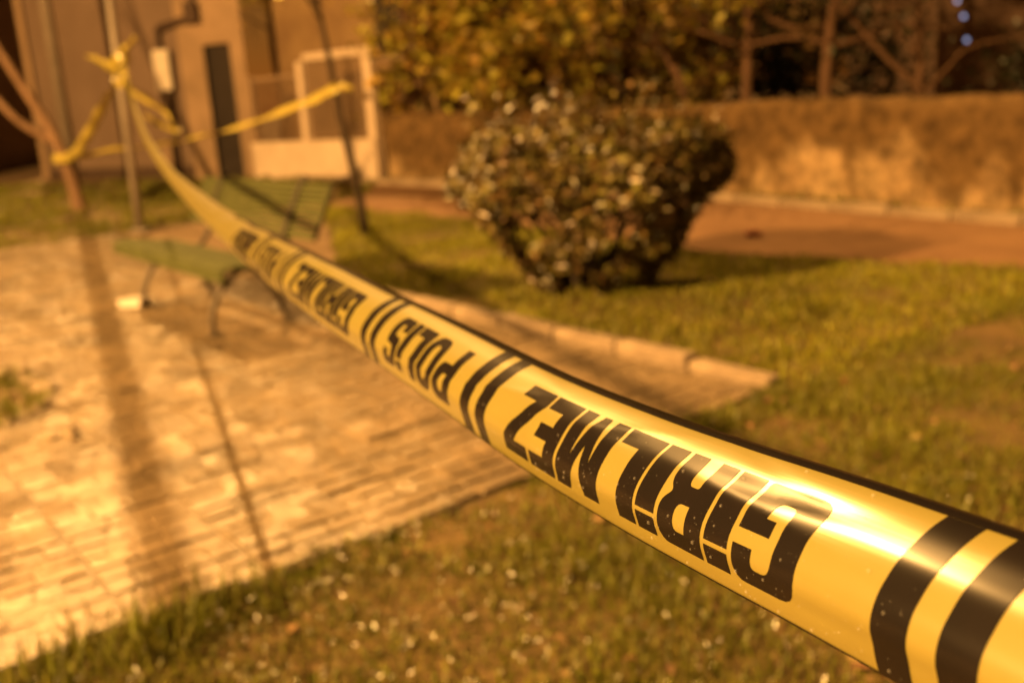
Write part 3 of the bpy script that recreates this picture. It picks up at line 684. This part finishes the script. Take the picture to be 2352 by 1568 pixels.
def lawn_points(n, x0, x1, y0, y1, keep, rng):
    pts = np.stack([rng.uniform(x0, x1, n), rng.uniform(y0, y1, n)], 1)
    out = []; 
    for x, y in pts:
        if keep(x, y): out.append((x, y, tz(x, y) + 0.015))
    return np.array(out)
def in_view(x, y): return y > 1.3 and -0.66 * y - .6 < x < 0.66 * y + .6
def clump(x, y, sc): return noise.noise((x * sc, y * sc, 4.2)) + 0.5 * noise.noise((x * sc * 2.7, y * sc * 2.7, 1.1))
def grass_patch(name, label, n, box, keep, h, w_, seed, bare=-0.35, m=None):
    rng = np.random.default_rng(seed)
    def kp(x, y): return in_view(x, y) and keep(x, y) and clump(x, y, 1.4) > bare + rng.normal(0, .18)
    P = lawn_points(n, *box, kp, rng)
    hs = np.array([max(.3, 1 + 1.0 * clump(x, y, 1.9)) for x, y, _ in P])[:, None]
    V, Fc = blades(P, h * hs, w_, rng); o = np_mesh(name, V, Fc, m or M_grass); tag(o, label, 'grass', kind='stuff'); return P
def near_edge(x, y):
    p, q = toPQ(x, y); return q > 0.0 + 0.10 * noise.noise((p * 2.2, 0, 3)) - 0.03
def lawn_keep(x, y):
    p, q = toPQ(x, y); wob = 0.25 * noise.noise((x * 1.3, y * 1.3, 0))
    return p > (0.16 if q > -3.4 else 0.10 + max(0.0, -4.1 - q) * 0.5 + 0.15 * noise.noise((q * 1.1, 0, 7))) and q < 0.1 and y < edge_y(x, LAWN_EDGE) + wob
PN = grass_patch('near_grass', 'short wet grass with bare patches along the near edge of the paving', 260000, (-2.5, 5.5, 1.2, 6.0), lambda x, y: near_edge(x, y) and y < edge_y(x, LAWN_EDGE), 0.040, 0.0023, 1, -0.36)
PF = grass_patch('lawn_grass', 'green lawn grass around the bench, thin tree and bush', 230000, (-6, 5.5, 4.0, 13.5), lawn_keep, 0.045, 0.0045, 2, -0.75, M_lawn)
def edge_tuft_keep(x, y):
    p, q = toPQ(x, y); return -0.05 < q < 0.22 and p < 0.05
grass_patch('edge_tufts', 'longer grass tufts hanging over the near paving edge', 26000, (-2.5, 1.6, 1.4, 4.6), edge_tuft_keep, 0.075, 0.0030, 3, -0.15)
def strip_keep(x, y):
    c = edge_y(x, CURB); return c + .1 < y < edge_y(x, wall_path()) - .02
grass_patch('strip_grass', 'grass strip between the path kerb and the low wall', 30000, (-2, 6.5, 5.5, 16), strip_keep, 0.07, 0.006, 4, -0.3)
def left_keep(x, y):
    p, q = toPQ(x, y); return q < -9.45 and y < 18.6 + (x + 9) * -0.25
grass_patch('left_grass', 'thin grass strip between the paving and the grey building', 60000, (-11, -2.0, 10.5, 19.5), left_keep, 0.06, 0.007, 5, -0.15)
def pit_keep(x, y): 
    return in_pit(x, y, 1.12) and (x > -2.80 or y < 4.25)
grass_patch('pit_grass', 'tuft of grass growing at the near side of the planting pit', 9000, (-3.5, -2, 3.7, 5.2), pit_keep, 0.085, 0.004, 6, -0.6)
def kerb_keep(x, y):
    p, q = toPQ(x, y); return -0.03 < p < 0.01 and -9 < q < 0 and noise.noise((q * 3, 0, 1)) > 0.15
# low broad weeds in the near grass and fallen leaves
rng = np.random.default_rng(11)
near = PN[PN[:, 1] < 3.1]; sel = near[rng.choice(len(near), 6000)] + np.array([[0, 0, .03]]) + rng.normal(0, .008, (6000, 3))
V, Fc = leaves_at(sel, 0.020, rng, .3, np.tile([[0, 0, 1.0]], (6000, 1))); tag(np_mesh('clover_leaves', V, Fc, M_clover), 'small broad weed leaves scattered through the near grass', 'weeds', kind='stuff')
sel = np.concatenate([PN[rng.choice(len(PN), 260)], PF[rng.choice(len(PF), 160)]]) + np.array([[0, 0, .035]])
V, Fc = leaves_at(sel, 0.045, rng, .3, np.tile([[0, 0, 1.0]], (len(sel), 1))); tag(np_mesh('fallen_leaves', V, Fc, M_dead), 'brown fallen leaves scattered over the grass', 'leaves', kind='stuff')
# water drops caught in the near grass
def drops(name, P, rad, parent=None, m=M_drop):
    bm = bmesh.new(); bmesh.ops.create_icosphere(bm, subdivisions=1, radius=1.0); bv = np.array([v.co[:] for v in bm.verts]); bf = np.array([[v.index for v in f.verts] for f in bm.faces]); bm.free()
    n = len(P); V = (P[:, None, :] + bv[None] * np.asarray(rad).reshape(-1, 1, 1)).reshape(-1, 3); Fc = (bf[None] + (np.arange(n) * len(bv))[:, None, None]).reshape(-1, 3)
    o = np_mesh(name, V, Fc, m, parent)
    for p in o.data.polygons: p.use_smooth = True
    return o
M_dew = mat('dew', (0.75, 0.75, 0.75), (0.7, 0.7, 0.7), 0.12, 5, 1.0, metal=1.0)
mask = (PN[:, 1] < 2.6) & (PN[:, 0] < 1.4)
cand = PN[mask]; sel = cand[rng.choice(len(cand), 90)] + np.array([[0, 0, .05]])
tag(drops('dew_drops', sel, rng.uniform(.0015, .0040, 90), None, M_drop), 'tiny water drops glinting in the near grass', 'water drops', kind='stuff')

# ------------------------------------------------------------------ police tape
NPRO = 30
def profile():
    """cross section (a = to the far side, b = up) in metres from the lower visible edge; returns points and arclength"""
    K = [(4.2, -2.6), (1.6, -1.9), (0.0, 0.0), (-1.9, 7.5), (-3.4, 16.4), (-1.2, 24.0), (4.3, 31.0), (9.6, 35.8), (16.0, 39.5), (23.0, 42.8), (30.7, 45.0), (36.0, 45.6), (41.0, 44.6)]
    C = [Vector((a / 1000, b / 1000, 0)) for a, b in catmull([(a, b, 0) for a, b in K], 4) and [(p.x, p.y) for p in catmull([(a, b, 0) for a, b in K], 4)]]
    s = [0.0]
    for p, q in zip(C, C[1:]): s.append(s[-1] + (q - p).length)
    k0 = min(range(len(C)), key=lambda i: (C[i]).length); z = s[k0]
    return C, [x - z for x in s]
PRO, PS = profile()
C_LO, C_HI = PS[0], PS[-1]
def pro_at(c):
    c = min(max(c, C_LO), C_HI)
    for i in range(len(PS) - 1):
        if c <= PS[i + 1]:
            t = (c - PS[i]) / (PS[i + 1] - PS[i]); d = (PRO[i + 1] - PRO[i]).normalized(); return PRO[i].lerp(PRO[i + 1], t), Vector((-d.y, d.x, 0))
    return PRO[-1], Vector((0, 1, 0))
# lower edge of the tape in the world, from behind the camera to the knot
def tape_line(y): return 0.24 - 0.46 * y
GUIDE = [(0.60, -0.80, 1.245), (0.40, -0.35, 1.205)]
for y, z in ((0.10, 1.178), (0.20, 1.169), (0.265, 1.164), (0.315, 1.160), (0.367, 1.155), (0.43, 1.150), (0.525, 1.146)):
    GUIDE.append((tape_line(y), y, z))
GUIDE += [(-0.057, 0.65, 1.1455), (-0.107, 0.76, 1.146), (-0.183, 0.925, 1.147), (-0.268, 1.12, 1.1455), (-0.366, 1.37, 1.139), (-0.454, 1.60, 1.131), (-0.560, 1.88, 1.124), (-0.698, 2.25, 1.117), (-0.963, 2.95, 1.108),
          (-1.344, 3.95, 1.107), (-1.825, 5.2, 1.134), (-2.44, 6.8, 1.200), (-3.135, 8.6, 1.340), (-3.79, 10.3, 1.578), (-4.36, 11.74, 1.91)]
GC = catmull(GUIDE, 14)
GS = [0.0]
for p, q in zip(GC, GC[1:]): GS.append(GS[-1] + (q - p).length)
# arclength zero where the line passes y = 0.265
i0 = min(range(len(GC)), key=lambda i: abs(GC[i].y - 0.265)); Z0 = GS[i0]; GS = [s - Z0 for s in GS]
S_LO, S_HI = GS[0], GS[-1]
def guide_at(s):
    s = min(max(s, S_LO), S_HI); lo, hi = 0, len(GS) - 1
    while hi - lo > 1:
        m_ = (lo + hi) // 2
        if GS[m_] <= s: lo = m_
        else: hi = m_
    t = (s - GS[lo]) / (GS[hi] - GS[lo]); a = GC[max(lo - 2, 0)]; b = GC[min(hi + 2, len(GC) - 1)]
    return GC[lo].lerp(GC[hi], t), (b - a).normalized()
_dr = random.Random(77)
DENTS = [(_dr.uniform(0.0, 3.2) if k > 5 else [0.20, 0.27, 0.36, 0.07, 0.48, 0.15][k], _dr.uniform(.006, .058), _dr.uniform(.02, .08), _dr.uniform(.0022, .007), _dr.uniform(-.0010, .0008), _dr.uniform(-.3, .3)) for k in range(46)]
def tape_pt(s, c, off=0.0):
    g, d = guide_at(s); pt, nm = pro_at(c)
    side = Vector((d.y, -d.x, 0)).normalized(); up = side.cross(d).normalized()      # side points to the far side (right)
    if up.z < 0: up = -up
    # slow twist and small waves along the tape
    f = min(1.0, max(0.0, (s - 0.25) / 1.0)); tw = 0.10 * f * math.sin(s * 1.9) + 0.02 * math.sin(s * 7)
    g_ = min(1.0, max(0.0, (s - 0.9) / 1.6)); g_ = g_ * g_ * (3 - 2 * g_); g2 = min(1.0, max(0.0, (s - 1.6) / 2.4)); g2 = g2 * g2 * (3 - 2 * g2)
    sq = 1.0 - 0.10 * g_; tw += 0.12 * g2
    x, y = pt.x * sq, pt.y * sq
    x += 0.0012 * math.sin(s * 23 + c * 60) * f; y += 0.0010 * math.sin(s * 17 + c * 90) * f
    dn = 0.0
    for ds, dc, ls, lc, am, sl in DENTS:
        e = ((s - ds) / ls) ** 2 + ((c - dc - sl * (s - ds)) / lc) ** 2
        if e < 6: dn += am * math.exp(-e)
    nx, ny = nm.x, nm.y; x += nx * (off + dn); y += ny * (off + dn)
    x, y = x * math.cos(tw) - y * math.sin(tw), x * math.sin(tw) + y * math.cos(tw)
    return g + side * x + up * y
def s_grid():
    out = []; s = S_LO
    while s < S_HI:
        out.append(s); s += 0.05 if s < -.2 else 0.006 if s < 0.75 else 0.014 if s < 2.2 else 0.05 if s < 6 else 0.12
    out.append(S_HI); return out
SG = s_grid(); CG = PS
main = empty('police_tape', tuple(GC[-1])); tag(main, 'long yellow and black warning tape stretched from the pole into the right foreground', 'warning tape')
MO = main.location.copy()
def tape_mesh():
    b = MB(); nC = len(CG)
    for s in SG:
        for c in CG: b.v.append(tuple(tape_pt(s, c) - MO))
    for i in range(len(SG) - 1):
        for k in range(nC - 1): b.f.append((i * nC + k, (i + 1) * nC + k, (i + 1) * nC + k + 1, i * nC + k + 1))
    me = b.mesh('tape_band'); uv = me.uv_layers.new(name='UVMap')
    for p in me.polygons:
        for li in p.loop_indices:
            vi = me.loops[li].vertex_index; uv.data[li].uv = (SG[vi // nC], CG[vi % nC])
    o = link('tape_band', me, M_tape, main, True); return o
tape_mesh()
def ink(name, polys, label=None):
    """polys: list of [outer, hole, ...] loops in (s, c); laid on the tape just above its surface"""
    bm = bmesh.new()
    for loops in polys:
        L3 = [[Vector((x, y, 0)) for x, y in lp] for lp in loops]; flat = [v for lp in L3 for v in lp]
        vs = [bm.verts.new(v) for v in flat]
        for t in geometry.tessellate_polygon(L3):
            try: bm.faces.new([vs[i] for i in t])
            except ValueError: pass
    s0 = min(v.co.x for v in bm.verts); s1 = max(v.co.x for v in bm.verts); c0 = min(v.co.y for v in bm.verts); c1 = max(v.co.y for v in bm.verts)
    for c in CG:
        if c0 < c < c1: bmesh.ops.bisect_plane(bm, geom=bm.verts[:] + bm.edges[:] + bm.faces[:], plane_co=(0, c, 0), plane_no=(0, 1, 0))
    for s in SG:
        if s0 < s < s1: bmesh.ops.bisect_plane(bm, geom=bm.verts[:] + bm.edges[:] + bm.faces[:], plane_co=(s, 0, 0), plane_no=(1, 0, 0))
    off = 0.00018 if s0 < 1.2 else 0.0004 if s0 < 4 else 0.0008
    me = bpy.data.meshes.new(name); uvs = [(v.co.x, v.co.y) for v in bm.verts]
    for v in bm.verts: v.co = tape_pt(v.co.x, v.co.y, off) - MO
    bmesh.ops.recalc_face_normals(bm, faces=bm.faces[:])
    bm.to_mesh(me); bm.free(); o = link(name, me, M_black_ink, main, True)
    if label: o['label'] = label
    return o
# letters: loops in unit boxes; x reads along the tape, y = 1 is the letter top; 'r' rounds the corner
def rnd(pts, n=5):
    """pts: (x, y) or (x, y, r) -> polygon with rounded corners (r in unit coordinates)"""
    out = []; m_ = len(pts)
    for i, p in enumerate(pts):
        r = p[2] if len(p) > 2 else 0
        if r == 0: out.append((p[0], p[1])); continue
        a = Vector((pts[i - 1][0] - p[0], pts[i - 1][1] - p[1], 0)); b = Vector((pts[(i + 1) % m_][0] - p[0], pts[(i + 1) % m_][1] - p[1], 0))
        r = min(r, a.length * .49, b.length * .49); P0 = Vector((p[0], p[1], 0)); A = P0 + a.normalized() * r; Bq = P0 + b.normalized() * r
        for k in range(n + 1):
            t = k / n; q = A * (1 - t) ** 2 + P0 * 2 * t * (1 - t) + Bq * t * t; out.append((q.x, q.y))
    return out
GLY = {
 'G': [[rnd([(1, .66), (1, 1, .30), (0, 1, .26), (0, 0, .20), (1, 0, .05), (1, .52), (.50, .52), (.50, .37), (.66, .37), (.66, .18, .12), (.36, .18, .12), (.36, .83, .14), (.68, .83, .12), (.68, .66)])]],
 'I': [[[(0, 0), (1, 0), (1, .755), (0, .755)]], [[(0, .80), (1, .80), (1, 1), (0, 1)]]],
 'R': [[rnd([(0, 0), (.36, 0), (.36, .36, .05), (.60, .36, .08), (.64, 0), (1, 0), (.98, .36, .08), (.84, .46, .06), (1, .58, .10), (1, 1, .30), (0, 1)]), rnd([(.36, .55), (.36, .82), (.64, .82, .12), (.64, .55, .12)])]],
 'L': [[[(0, 0), (1, 0), (1, .21), (.48, .21), (.48, 1), (0, 1)]]],
 'M': [[[(0, 0), (.27, 0), (.27, .62), (.42, 0), (.58, 0), (.73, .62), (.73, 0), (1, 0), (1, 1), (.66, 1), (.5, .42), (.34, 1), (0, 1)]]],
 'E': [[[(0, 0), (1, 0), (1, .21), (.42, .21), (.42, .41), (.92, .41), (.92, .60), (.42, .60), (.42, .80), (1, .80), (1, 1), (0, 1)]]],
 'Z': [[[(0, 0), (1, 0), (1, .20), (.45, .20), (1, .78), (1, 1), (.03, 1), (.03, .80), (.55, .80), (0, .22)]]],
 'P': [[rnd([(0, 0), (.36, 0), (.36, .36), (1, .36, .30), (1, 1, .32), (0, 1)]), rnd([(.36, .54), (.36, .82), (.64, .82, .14), (.64, .54, .14)])]],
 'O': [[rnd([(0, 0, .40), (1, 0, .40), (1, 1, .40), (0, 1, .40)], 8), rnd([(.34, .18, .16), (.66, .18, .16), (.66, .82, .16), (.34, .82, .16)], 6)]],
 'S': [[rnd([(0, .30), (0, 0, .30), (1, 0, .32), (1, .58, .26), (.38, .60, .10), (.38, .83, .10), (.64, .83, .08), (.64, .70), (.98, .70), (.98, 1, .30), (0, 1, .30), (0, .44, .26), (.62, .41, .10), (.62, .17, .10), (.36, .17, .08), (.36, .30)])]],
}
def word(letters, s0, scale=1.0, c_top=0.0080, c_bot=0.0525):
    """letters: (glyph, start, width) in metres from s0"""
    polys = []
    for g_, a, wd in letters:
        for loops in GLY[g_]:
            polys.append([[(s0 + (a + x * wd) * scale, c_bot + (c_top - c_bot) * y) for x, y in lp] for lp in loops])
    return polys
W_GIR = [('G', 0.0, .0345), ('I', .0375, .0150), ('R', .0550, .0310), ('I', .0890, .0150), ('L', .1065, .0300), ('M', .1395, .0420), ('E', .1845, .0290), ('Z', .2165, .0300)]
W_POL = [('P', 0.0, .0310), ('O', .0345, .0310), ('L', .0690, .0270), ('I', .0990, .0120), ('S', .1140, .0290)]
def stripes(s):
    for a in (0.0, 0.0255): ink('printed_stripe', [[[(s + a, C_LO + .003), (s + a + .0145, C_LO + .003), (s + a + .0145, .0655), (s + a, .0655)]]])
# borders along both edges
def border(c0, c1):
    b = MB(); cs = [c for c in CG if c0 < c < c1]; cs = [c0] + cs + [c1]; nC = len(cs)
    SB = [s for s in SG if s < 1.75]
    for s in SB:
        off = 0.00024 if s < 1.2 else 0.0005 if s < 4 else 0.001
        for c in cs: b.v.append(tuple(tape_pt(s, c, off) - MO))
    for i in range(len(SB) - 1):
        for k in range(nC - 1): b.f.append((i * nC + k, (i + 1) * nC + k, (i + 1) * nC + k + 1, i * nC + k + 1))
    b.build('border_line', M_black_ink, main, True)
border(C_LO + 0.0002, -0.0002); border(0.0655, C_HI - 0.0002)
# layout: stripes | GIRILMEZ | stripes | POLIS | ...   (s = 0 lies just right of the first stripe edge in the frame)
s = -0.045
LAY = []
cur = -0.028
while cur < S_HI - 0.6:
    LAY.append(('st', cur)); LAY.append(('gir', cur + 0.076)); LAY.append(('st', cur + 0.076 + 0.2465 + 0.030)); LAY.append(('pol', cur + 0.076 + 0.2465 + 0.030 + 0.062)); cur += 0.076 + 0.2465 + 0.030 + 0.062 + 0.143 + 0.022
for kind, s in LAY:
    if s > 1.35: break
    if kind == 'st': stripes(s)
    elif kind == 'gir': ink('printed_word', word(W_GIR, s), 'black word GİRİLMEZ printed on the tape')
    else: ink('printed_word', word(W_POL, s, 1.0, .0090, .0525), 'black word POLİS printed on the tape')
# rain drops on the tape
def tape_drops():
    r = random.Random(9); P = []; R = []
    for k in range(420):
        s = abs(r.gauss(.16, .22)) if r.random() < .75 else r.uniform(0, .9); c = min(.063, max(.002, r.gauss(.018, .012) if r.random() < .8 else r.uniform(0, .064)))
        P.append(tape_pt(s, c, .0003) - MO); R.append(0.00018 + 0.0009 * r.random() ** 4)
    P = np.array([tuple(p) for p in P]); o = drops('water_drops', P, np.array(R), main, M_drop); o['kind'] = 'stuff'
tape_drops()

# ribbons: loose tape pieces in the lighter, lit copy of the tape plastic
def ribbon(parent, name, pts, wid, twist=0.0, t0=0.0, loc=None, per=10, curl=0.25):
    C = catmull(pts, per); b = MB(); n = len(C); base = Vector(loc) if loc is not None else Vector((0, 0, 0)); m_ = 5
    for i, p in enumerate(C):
        d = (C[min(i + 1, n - 1)] - C[max(i - 1, 0)]).normalized(); a = Vector((0, 0, 1)); a = (a - d * a.dot(d)); a = a.normalized() if a.length > 1e-3 else Vector((1, 0, 0)); bb = d.cross(a)
        th = t0 + twist * i / (n - 1) + 0.25 * math.sin(i * .55); e = a * math.cos(th) + bb * math.sin(th); f = d.cross(e)
        for k in range(m_):
            t = k / (m_ - 1) * 2 - 1; b.v.append(tuple(p + e * wid / 2 * t + f * wid * curl * (1 - t * t) - base))
    for i in range(n - 1):
        for k in range(m_ - 1): b.f.append((i * m_ + k, (i + 1) * m_ + k, (i + 1) * m_ + k + 1, i * m_ + k + 1))
    me = b.mesh(name); me.uv_layers.new(name='UVMap'); return link(name, me, M_tape_lit, parent, True)
K = Vector((POLE.x + .05, POLE.y - .06, 2.02))
# knot and bow ends belong to the main tape
loc = MO
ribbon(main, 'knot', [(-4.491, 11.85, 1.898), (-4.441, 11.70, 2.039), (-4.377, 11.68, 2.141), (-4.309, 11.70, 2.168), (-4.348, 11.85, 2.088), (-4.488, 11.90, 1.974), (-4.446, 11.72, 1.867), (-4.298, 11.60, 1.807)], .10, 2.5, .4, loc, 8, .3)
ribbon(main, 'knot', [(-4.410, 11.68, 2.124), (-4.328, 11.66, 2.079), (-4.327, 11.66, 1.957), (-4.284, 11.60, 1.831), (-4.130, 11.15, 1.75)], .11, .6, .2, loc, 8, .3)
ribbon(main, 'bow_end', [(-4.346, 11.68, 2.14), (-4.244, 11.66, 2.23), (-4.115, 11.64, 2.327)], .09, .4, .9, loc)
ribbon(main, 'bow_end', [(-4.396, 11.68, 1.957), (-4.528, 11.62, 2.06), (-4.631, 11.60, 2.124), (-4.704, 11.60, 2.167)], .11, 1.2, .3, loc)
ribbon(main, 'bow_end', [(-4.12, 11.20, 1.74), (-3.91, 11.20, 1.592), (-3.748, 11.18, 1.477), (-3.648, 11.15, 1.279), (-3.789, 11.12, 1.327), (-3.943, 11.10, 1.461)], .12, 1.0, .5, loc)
# tape from the knot to the leaning tree
tb = empty('hanging_tape', tuple(K)); tag(tb, 'twisted yellow tape hanging from the pole knot to the leaning tree', 'warning tape')
TT = Vector((-6.264, 13.98, 0.945))
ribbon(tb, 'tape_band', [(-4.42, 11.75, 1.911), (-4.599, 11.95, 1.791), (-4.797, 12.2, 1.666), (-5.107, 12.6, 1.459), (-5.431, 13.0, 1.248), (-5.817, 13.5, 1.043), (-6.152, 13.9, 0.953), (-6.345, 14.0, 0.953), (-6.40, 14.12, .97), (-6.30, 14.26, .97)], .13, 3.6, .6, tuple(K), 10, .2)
# tape from the leaning tree to the thin tree
tc_ = empty('cross_tape', tuple(TT)); tag(tc_, 'yellow tape stretched behind the pole between the leaning tree and thin tree', 'warning tape')
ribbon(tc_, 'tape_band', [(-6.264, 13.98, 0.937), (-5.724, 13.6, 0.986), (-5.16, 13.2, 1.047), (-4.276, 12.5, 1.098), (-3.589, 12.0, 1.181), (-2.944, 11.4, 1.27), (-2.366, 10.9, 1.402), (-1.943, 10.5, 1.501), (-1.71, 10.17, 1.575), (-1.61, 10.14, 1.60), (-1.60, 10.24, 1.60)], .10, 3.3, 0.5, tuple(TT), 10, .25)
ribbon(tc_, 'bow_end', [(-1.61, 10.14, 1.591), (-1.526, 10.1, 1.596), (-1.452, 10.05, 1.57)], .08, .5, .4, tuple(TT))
# post behind the camera that holds the near end
np_ = pole('tape_post', 'slim post that holds the near end of the long tape', 'pole', 0.63, -0.86, 1.7, 0.03, M_pole)
